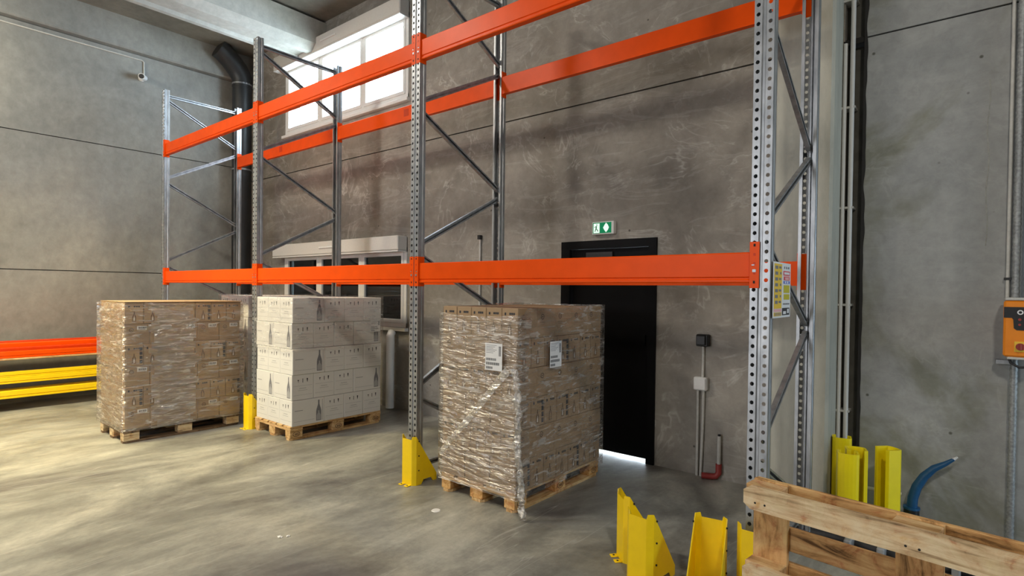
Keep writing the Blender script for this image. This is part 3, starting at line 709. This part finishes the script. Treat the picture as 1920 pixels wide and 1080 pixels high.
f1 = film(-3.298, -2.510, 3.138, 4.328, .10, 1.485, 'clear wrinkled stretch film around the large brown stack by the door', M['film'], .013,
          taut=M['film_clear'], wr=lambda y, z: y < 3.24 + .05 * noise.noise(Vector((y, z * 3, 1))) or (z < .45 and y > 3.95 and z > .3),
          top=lambda x, y: (-.055 - .02 * math.sin((x + 3.29) * 4) if y < 3.2 else .012 * math.sin(y * 5)))
f2 = film(-7.455, -6.625, 1.920, 3.115, .125, 1.425, 'clear shiny stretch film around the left brown carton stack', M['film'], .011, top=lambda x, y: .012 * math.sin(y * 4 + x), seed=4, taut=M['film_clear'], shiny=M['film_glint'],
          wr=lambda y, z: 2.16 + .10 * noise.noise(Vector((0, z * 9, 2))) < y < 2.58 + .12 * noise.noise(Vector((3, z * 8, 5))))  # ragged bounds of the strip carrying the painted reflection
f3 = film(-6.292, -5.512, 3.105, 4.268, .93, 1.518, 'thin clear film round the upper rows of the white stack', M['film_soft'], .004, top=lambda x, y: .010 * math.sin(y * 6), seed=9, nz=30)
f4 = film(-7.80, -7.01, 3.36, 4.54, .13, 1.522, 'clear film round the pale stack behind the left upright', M['film_soft'], .005, seed=12, nz=40)
def ship_label(parent, mtx, w=.165, h=.20):
    b = MB(); b.box(0, w, -.0006, 0, 0, h, M['paper'], mtx); o = b.build('shipping_label', parent)
    b = MB(); e0, e1 = -.0012, -.0007
    for i in range(6): b.box(.01, .01 + w * (.62 - .1 * (i % 3)), e0, e1, h * (.93 - .055 * i), h * (.915 - .055 * i), M['ink_soft'], mtx)
    for i in range(9): b.box(w * .80, w * .93, e0, e1, h * (.55 + .04 * i), h * (.575 + .04 * i), M['ink'], mtx)
    for r, (z, hh, n) in enumerate(((.36, .09, 16), (.20, .10, 20), (.05, .09, 10))):
        u = .06
        for i in range(n):
            ww = (.012, .02, .03)[(i * 7 + r) % 3]; b.box(w * u, w * (u + ww), e0, e1, h * z, h * (z + hh), M['ink'], mtx); u += ww + .018
            if u > .92: break
    b.build('barcode', o)
ship_label(f1, Matrix.Translation((-2.800, 3.114, 1.018)))
ship_label(f1, Matrix.Translation((-2.490, 3.505, 1.02)) @ Matrix.Rotation(math.pi / 2, 4, 'Z'), .155, .20)
ship_label(f3, Matrix.Translation((-5.502, 4.09, 1.10)) @ Matrix.Rotation(math.pi / 2, 4, 'Z'), .14, .14)
# diagonal band pulled tight across the front, and the bunched tail hanging down the corner
b = MB(); n = 40; vs = []
for i in range(n + 1):
    t_ = i / n; c = Vector((-2.575 - .665 * t_, 3.108 - .004 * math.sin(t_ * 9), 1.035 - .70 * t_)); w = .030 - .008 * t_ + .004 * noise.noise(Vector((t_ * 9, 0, 0)))
    for k, q in enumerate((-1, -.4, .1, .5, 1)): vs.append(c + Vector((-.72 * w * q, -.006 * (k % 2) , .69 * w * q)) )
b.add(vs, [(i * 5 + k, i * 5 + k + 1, (i + 1) * 5 + k + 1, (i + 1) * 5 + k) for i in range(n) for k in range(4)], M['film_rope'], None, True)
b.build('diagonal_band', f1)
def twist(path, r, parent, nm, turns=9, n=90):
    b = MB(); pts = [Vector(p) for p in path]; vs = []; m = 12
    for i in range(n + 1):
        t_ = i / n * (len(pts) - 1); k = min(int(t_), len(pts) - 2); u = t_ - k; u = u * u * (3 - 2 * u)
        c = pts[k].lerp(pts[k + 1], u); c.x += .008 * noise.noise(Vector((i * .13, 0, 3))); rr = r * (1 + .35 * noise.noise(Vector((i * .22, 5, 0))))
        for j in range(m):
            a = 2 * math.pi * j / m; ra = rr * (.62 + .38 * math.cos(3 * a + turns * 2 * math.pi * i / n)) * (1 + .2 * noise.noise(Vector((i * .4, j, 0))))
            vs.append(c + Vector((ra * math.cos(a) * 1.15, ra * math.sin(a) * .7, 0)))
    b.add(vs, [(i * m + j, i * m + (j + 1) % m, (i + 1) * m + (j + 1) % m, (i + 1) * m + j) for i in range(n) for j in range(m)], M['film_rope'], None, True)
    return b.build(nm, parent)
twist([(-2.512, 3.10, 1.05), (-2.475, 3.09, .90), (-2.462, 3.09, .72), (-2.47, 3.09, .52), (-2.44, 3.09, .33), (-2.425, 3.09, .14), (-2.40, 3.08, .01)], .030, f1, 'bunched_tail')

# ------------------------------------------------------------------ spare beams lying along the left wall
def long_bar(nm, x0, x1, z0, z1, mat, label, cat, y0=-2.6, y1=3.2, prof=None, group=None):
    b = MB()
    if prof: b.prism([(x0 + (x1 - x0) * u, z0 + (z1 - z0) * v) for u, v in prof], y0, y1, mat, 'y')
    else: b.box(x0, x1, y0, y1, z0, z1, mat, ch=.004)
    return tag(b.build(nm), label, cat, group)
step = [(0, 0), (.93, 0), (1, .04), (1, .26), (.88, .30), (.88, .36), (1, .40), (1, .95), (.93, 1), (0, 1)]
def bat(z, h, lbl):
    for j, y in enumerate((-1.9, -.3, 1.2, 2.7)):
        b = MB(); b.box(-10.05, -9.46, y, y + .09, z, z + h, M['wood_dark'], ch=.004); tag(b.build('timber_batten'), 'dark timber batten across %s, %s from the left' % (lbl, ORD[j]), 'batten', 'battens under the spare beams')
bat(0, .165, 'the floor under the lower yellow rails')
long_bar('spare_rail', -9.50, -9.40, .167, .265, M['yellow'], 'yellow steel rail lying lowest in the stack by the left wall', 'rail', prof=step)
long_bar('spare_rail', -9.66, -9.56, .167, .265, M['yellow'], 'yellow steel rail behind the lowest one by the left wall', 'rail', prof=step)
bat(.267, .085, 'the lower yellow rails')
long_bar('spare_rail', -9.50, -9.40, .354, .435, M['yellow'], 'yellow rail forming the lower half of the upper yellow pair', 'rail', prof=step)
long_bar('spare_rail', -9.51, -9.41, .437, .500, M['yellow'], 'yellow rail on top of the upper yellow pair', 'rail', prof=step)
bat(.502, .150, 'the top of the yellow rails')
long_bar('spare_plank', -9.75, -9.385, .654, .676, M['wood'], 'thin pale plank beneath the spare orange beams', 'plank')
long_bar('spare_beam', -9.46, -9.40, .678, .762, M['orange'], 'orange spare beam lying in front at the left wall', 'beam', prof=step)
long_bar('spare_beam', -9.60, -9.48, .678, .800, M['orange_red'], 'red orange spare beam just behind the front one', 'beam', prof=step)
long_bar('spare_beam', -9.76, -9.62, .678, .850, M['orange'], 'orange spare beam at the back of the left wall stack', 'beam', prof=step)
long_bar('spare_beam', -9.90, -9.78, .678, .865, M['orange_red'], 'orange spare beam touching the left wall side of the stack', 'beam', prof=step)

# ------------------------------------------------------------------ pipes and services
t = thing('drain_pipe', 'thick black drain pipe rising in the far corner', 'pipe', (-9.84, 4.60, 0))
b = MB(); b.cyl((0, 0, 0), (0, 0, 5.1), .155, M['pipe_black'], 24); b.build('pipe', t)
b = MB(); b.tube([(0, 0, 5.05), (0, -.0, 5.2), (0, -.08, 5.34), (0, -.20, 5.46), (0, -.32, 5.56), (0, -.40, 5.60)], [.16, .165, .168, .165, .165, .165], M['pipe_black'], 20); b.build('elbow', t)
for z in (5.08, 3.62): b = MB(); b.cyl((0, 0, z), (0, 0, z + .025), .162, M['galv'], 24); b.box(-.02, .02, .15, .29, z, z + .025, M['galv']); b.build('pipe_clamp', t)
def pipe(nm, pts, r, mat, label, cat='conduit', clips=(), group=None, clip_mat=None):
    o = MB(); o.tube(pts, r, mat, 10)
    if not clips: return tag(o.build(nm), label, cat, group)
    t = thing(nm, label, cat, pts[0], 0, group); c = o.build('tube', t); c.location = tuple(-v for v in pts[0])
    for q in clips:
        k = MB(); k.box(q[0] - r * 1.8, q[0] + r * 1.8, q[1] - r * 1.3, D - .0, q[2] - .008, q[2] + .008, clip_mat or mat); c = k.build('clip', t); c.location = tuple(-v for v in pts[0])
    return t
cp = pipe('camera_conduit', [(XL + .012, -3, 5.13), (XL + .012, 3.17, 5.13), (XL + .012, 3.20, 5.11), (XL + .012, 3.20, 4.90)], .011, M['conduit'], 'thin grey conduit along the left wall ledge down to the camera')
t = thing('security_camera', 'small white bullet camera on the left wall', 'camera', (XL, 3.17, 4.85))
b = MB(); b.cyl((0, 0, 0), (.03, 0, 0), .045, M['white_pvc'], 16); b.cyl((.03, 0, 0), (.07, -.005, -.01), .018, M['white_pvc'], 10); b.build('mount', t)
b = MB(); b.cyl((.03, .03, .01), (.17, -.05, -.02), .043, M['white_pvc'], 16); b.cyl((.165, -.047, -.019), (.19, -.061, -.024), .047, M['white_pvc'], 16, .046); b.build('housing', t)
b = MB(); b.cyl((.188, -.060, -.0235), (.193, -.063, -.0245), .036, M['black'], 16); b.build('lens', t)
yw = D - .018
# exit sign
t = thing('exit_sign', 'lit green emergency exit sign above the black door', 'exit sign', (-2.945, D, 2.172))
b = MB(); b.box(-.004, .24, -.055, 0, -.004, .122, M['white_pvc'], ch=.006); b.build('housing', t)
b = MB(); b.box(.008, .215, -.0575, -.054, .008, .112, M['sign_lit_green']); b.build('face', t)
b = MB(); b.box(.018, .085, -.0595, -.0577, .012, .104, M['sign_light'])
ngon(b, [(.125, .06), (.14, .085), (.158, .108), (.178, .085), (.190, .06), (.178, .035), (.158, .014), (.14, .035)], M['sign_light'], 'y', -.0590); b.build('lit_symbol', t)
b = MB(); E = -.0600
ngon(b, [(.050, .084), (.060, .084), (.060, .095), (.050, .095)], M['sign_green'], 'y', E); ngon(b, [(.040, .055), (.054, .055), (.058, .080), (.046, .080)], M['sign_green'], 'y', E)
ngon(b, [(.030, .025), (.037, .022), (.052, .052), (.042, .056)], M['sign_green'], 'y', E); ngon(b, [(.046, .054), (.056, .054), (.074, .028), (.066, .024)], M['sign_green'], 'y', E)
ngon(b, [(.026, .064), (.046, .072), (.046, .078), (.026, .070)], M['sign_green'], 'y', E); b.build('running_figure', t)
# socket, junction box, conduits right of the door
t = thing('wall_socket', 'black hooded wall socket on the concrete right of the door', 'socket', (-1.875, D, 1.14))
b = MB(); b.box(0, .105, -.065, 0, 0, .105, M['black'], ch=.008); b.build('box', t); b = MB(); b.box(.006, .09, -.082, -.066, .012, .098, M['black'], ch=.008); b.build('lid', t)
pipe('socket_conduit', [(-1.825, yw, 1.14), (-1.825, yw, .86)], .012, M['conduit'], 'short pale conduit between black socket and white junction box')
t = thing('junction_box', 'white square junction box on the wall right of the door', 'junction box', (-1.895, D, .755))
b = MB(); b.box(0, .115, -.055, 0, 0, .115, M['white_pvc'], ch=.008); b.build('box', t); b = MB(); b.box(.008, .107, -.061, -.0555, .008, .107, M['white_pvc'], ch=.004); b.build('lid', t)
pipe('floor_conduit', [(-1.865, yw, .757), (-1.865, yw, .0)], .012, M['conduit'], 'left of two pale conduits dropping from the white junction box')
pipe('floor_conduit', [(-1.815, yw, .757), (-1.820, yw, .4), (-1.832, yw, .0)], .012, M['conduit'], 'right of two pale conduits dropping from the white junction box')
t = thing('stub_pipe', 'pale stub pipe in a red elbow at the wall foot', 'pipe', (-1.67, D - .03, 0))
b = MB(); b.tube([(0, 0, .12), (0, 0, .38)], .016, M['conduit'], 12); b.tube([(0, 0, .378), (0, 0, .395)], .012, M['black'], 10); b.build('tube', t)
b = MB(); b.tube([(0, 0, .14), (0, 0, .06), (-.02, -.01, .033), (-.05, -.02, .028), (-.13, -.05, .028)], .026, M['red'], 12); b.build('elbow', t)
# switch rod
t = pipe('wall_conduit', [(-4.485, yw, 0), (-4.485, yw, 2.20)], .012, M['conduit'], 'thin pale conduit with black cap left of the door')
b = MB(); b.box(-4.505, -4.465, D - .05, D, 2.2, 2.25, M['black'], ch=.005); b.build('cap', t)
# white waste pipe below the lower window
pipe('waste_pipe', [(-6.02, 4.80, 0.02), (-6.02, 4.80, .99), (-6.04, 4.84, 1.03)], .055, M['white_pvc'], 'white vertical waste pipe under the lower window', 'pipe')
# conduits in the recess beside the column
zs_ = [.8, 1.55, 2.3, 2.95]
pipe('recess_conduit', [(-.782, D - .01, 0), (-.782, D - .01, 3.49)], .014, M['box_white'], 'shorter pale conduit in the recess beside the column', clips=[])
pipe('recess_conduit', [(-.735, D - .01, 0), (-.735, D - .01, ZC)], .016, M['box_white'], 'full height pale conduit in the recess beside the column', clips=[])
for i, z in enumerate((.72, 1.52, 2.25, 3.0, 3.8)):
    b = MB(); b.box(-.80, -.712, D - .020, D + .09, z, z + .016, M['conduit']); tag(b.build('conduit_clip'), '%s clip up the recess conduits' % ORD[i], 'clip', 'clips in the recess')
# pipes on the right wall
t = thing('duct_pipe', 'ribbed metal duct pipe running down the right wall behind the orange box', 'pipe', (.205, D - .026, 0))
b = MB(); zz = 0; pts = []; rs = []
while zz < ZC - .02: pts.append((0, 0, zz)); rs.append(.019 if len(pts) % 2 else .0225); zz += .018
b.tube(pts, rs, M['duct'], 12); b.build('pipe', t)
t = thing('duct_pipe', 'second flexible duct pipe at the right picture edge above the orange box', 'pipe', (.262, D - .035, 1.56)); b = MB(); b.tube([(p_[0], 0, p_[2]) for p_ in pts if p_[2] < ZC - 1.6], [r_ for p_, r_ in zip(pts, rs) if p_[2] < ZC - 1.6], M['duct'], 12); b.build('pipe', t)
pipe('right_conduit', [(.165, yw, 1.60), (.165, yw, ZC)], .010, M['conduit'], 'thin conduit above the orange control box', clips=[(.165, yw, 1.72)], clip_mat=M['black'])
# orange control box
t = thing('control_box', 'orange control box with black display and red switch', 'control box', (.146, 4.72, 1.215))
b = MB(); b.box(0, .24, 0, .105, .012, .365, M['ctrl_orange'], ch=.01); b.build('housing', t)
b = MB(); b.box(.004, .24, -.004, .11, .366, .384, M['conduit'], ch=.004); b.box(.02, .23, .0, .105, -.004, .011, M['conduit'], ch=.003); b.build('lid', t)
b = MB(); b.prism([(.0, .325), (.24, .325), (.24, .180), (.062, .180), (.048, .192), (.045, .245), (.038, .257), (.0, .257)][::-1], -.0035, -.0003, M['black'], 'y'); b.build('display', t)
b = MB(); ring(b, 'y', -.0045, .077, .292, .015, M['paper'], inner=.55); b.build('numeral', t)
b = MB(); b.cyl((.075, -.0042, .247), (.075, -.006, .247), .008, M['red'], 12); b.cyl((.075, -.0042, .215), (.075, -.006, .215), .007, M['red'], 12); b.build('indicator', t)
b = MB(); b.box(.052, .115, -.006, -.0005, .045, .110, M['p_yellow'], ch=.002); b.build('switch_plate', t)
b = MB(); b.cyl((.080, -.006, .078), (.080, -.025, .078), .022, M['red'], 16); b.box(.074, .086, -.034, -.024, .058, .098, M['red'], ch=.002); b.build('switch_knob', t)
b = MB(); b.tube([(.03, .06, .0), (.04, .05, -.03), (.08, .04, -.055), (.13, .05, -.05), (.16, .06, -.01)], .008, M['rubber'], 8); b.build('cable', t)
b = MB(); b.box(-.03, .05, .10, .172, -.045, -.02, M['galv']); b.build('bracket', t)
# rounded yellow plastic upright protectors against the right wall
def protector_mesh():
    bm = bmesh.new(); pl = []
    for k in range(9): a = math.pi * k / 8; pl.append((.062 * math.cos(a), -.030 - .026 * math.sin(a)))
    pl = [(.040, .062), (.062, .055)] + pl + [(-.062, .055), (-.040, .062)]
    lo = [bm.verts.new((x, y, 0)) for x, y in pl]; hi = [bm.verts.new((x, y, .56)) for x, y in pl]
    for i in range(len(pl) - 1): bm.faces.new((lo[i], lo[i + 1], hi[i + 1], hi[i]))
    bmesh.ops.recalc_face_normals(bm, faces=bm.faces); bmesh.ops.solidify(bm, geom=list(bm.faces), thickness=.012)
    me = bpy.data.meshes.new('protector_shell'); bm.to_mesh(me); bm.free(); me.materials.append(M['yellow_plastic']); return me
PMs = protector_mesh()
for x, y, rz, lb in ((-.735, 4.745, .2, 'yellow plastic protector rearmost beside the column'), (-.628, 4.30, .25, 'yellow plastic protector rounded side towards us, foremost of the three by the column'),
                     (-.605, 4.455, math.pi + .3, 'yellow plastic protector behind the foremost rounded one'), (-.430, 4.615, math.pi - .75, 'yellow plastic protector standing alone with its slot showing left of the blue hose')):
    t = thing('upright_protector', lb, 'protector', (x, y, 0), rz, 'yellow plastic upright protectors'); ob('protector_shell', PMs, t)
    if lb.startswith('yellow plastic protector behind'):
        b = MB(); b.box(-.008, .008, -.03, .05, .02, .54, M['yellow_plastic']); b.build('rib', t)
# blue hose and grey stub
t = thing('blue_hose', 'dark blue hose curving up from the floor by the right wall', 'hose', (-.312, 4.80, 0))
b = MB(); P3 = [(-.312, 4.80, .10), (-.305, 4.80, .20), (-.285, 4.80, .28), (-.245, 4.80, .36), (-.19, 4.79, .43), (-.13, 4.785, .475), (-.085, 4.78, .515)]
b.tube([(x + .312, y - 4.80, z) for x, y, z in P3], [.032, .032, .031, .028, .023, .016, .010], M['blue'], 12); b.build('hose', t)
b = MB(); b.cyl((.222, -.018, .512), (.245, -.02, .532), .011, M['paper'], 10, .006); b.build('tip', t)
b = MB(); b.cyl((0, 0, 0), (0, 0, .12), .046, M['black'], 16); b.cyl((0, 0, .12), (0, 0, .135), .05, M['blue'], 16); b.build('collar', t)
pipe('grey_stub', [(-.66, 4.82, .20), (-.37, 4.82, .20)], .013, M['conduit'], 'short grey pipe lying horizontally by the blue hose', 'pipe')
# cables lying behind the standing pallet
def cable(pts, r, mat, label, nm='floor_cable'): b = MB(); b.tube(pts, r, mat, 10); return tag(b.build(nm), label, 'cable')
def wavy(y, x0, x1, z, a, n=26, ph=0): return [(x0 + (x1 - x0) * i / n, y + a * math.sin(i * .5 + ph), z) for i in range(n + 1)]
cable(wavy(4.08, -.80, .75, .045, .02), .045, M['rubber'], 'thick black pipe lying on the floor behind the standing pallet')
cable(wavy(3.97, -.75, .75, .028, .015, ph=1), .028, M['rubber'], 'thinner black cable in front of the thick black pipe')
for i, x in enumerate((-.57, -.40, -.05)):
    b = MB(); b.box(x - .02, x + .02, 3.93, 4.14, .02, .115, M['grey_plastic'], ch=.008); tag(b.build('pipe_clip'), 'grey plastic clip over the black pipe, %s from the left' % ORD[i], 'clip', 'grey clips behind the standing pallet')
cable([(.02, 4.22, .03), (.06, 4.12, .12), (.12, 4.05, .15), (.22, 4.02, .12), (.34, 4.02, .05)], .022, M['blue_light'], 'light blue hose looped behind the standing pallet', 'light_blue_hose')
# small litter on the floor
b = MB(); b.cyl((0, 0, 0), (0, 0, .004), .034, M['paper'], 18, .030); o = b.build('paper_disc'); o.location = (-3.0, 2.82, 0); tag(o, 'small white disc lying on the floor in front of the large stack', 'litter')
for i, (x, y, lb) in enumerate(((-3.43, 1.86, 'small scrap of white film on the bare floor'), (-3.40, 1.90, 'tiny white film scrap beside the larger one'))):
    b = MB(); vs = [(.022 * (1 if i == 0 else .5) * (1 + .4 * noise.noise(Vector((k, i, 0)))) * math.cos(k * math.pi / 4), .014 * math.sin(k * math.pi / 4), .006 * (k % 2)) for k in range(8)]
    b.add(vs + [(0, 0, .010)], [(k, (k + 1) % 8, 8) for k in range(8)], M['paper']); o = b.build('film_scrap'); o.location = (x, y, .001); tag(o, lb, 'litter')
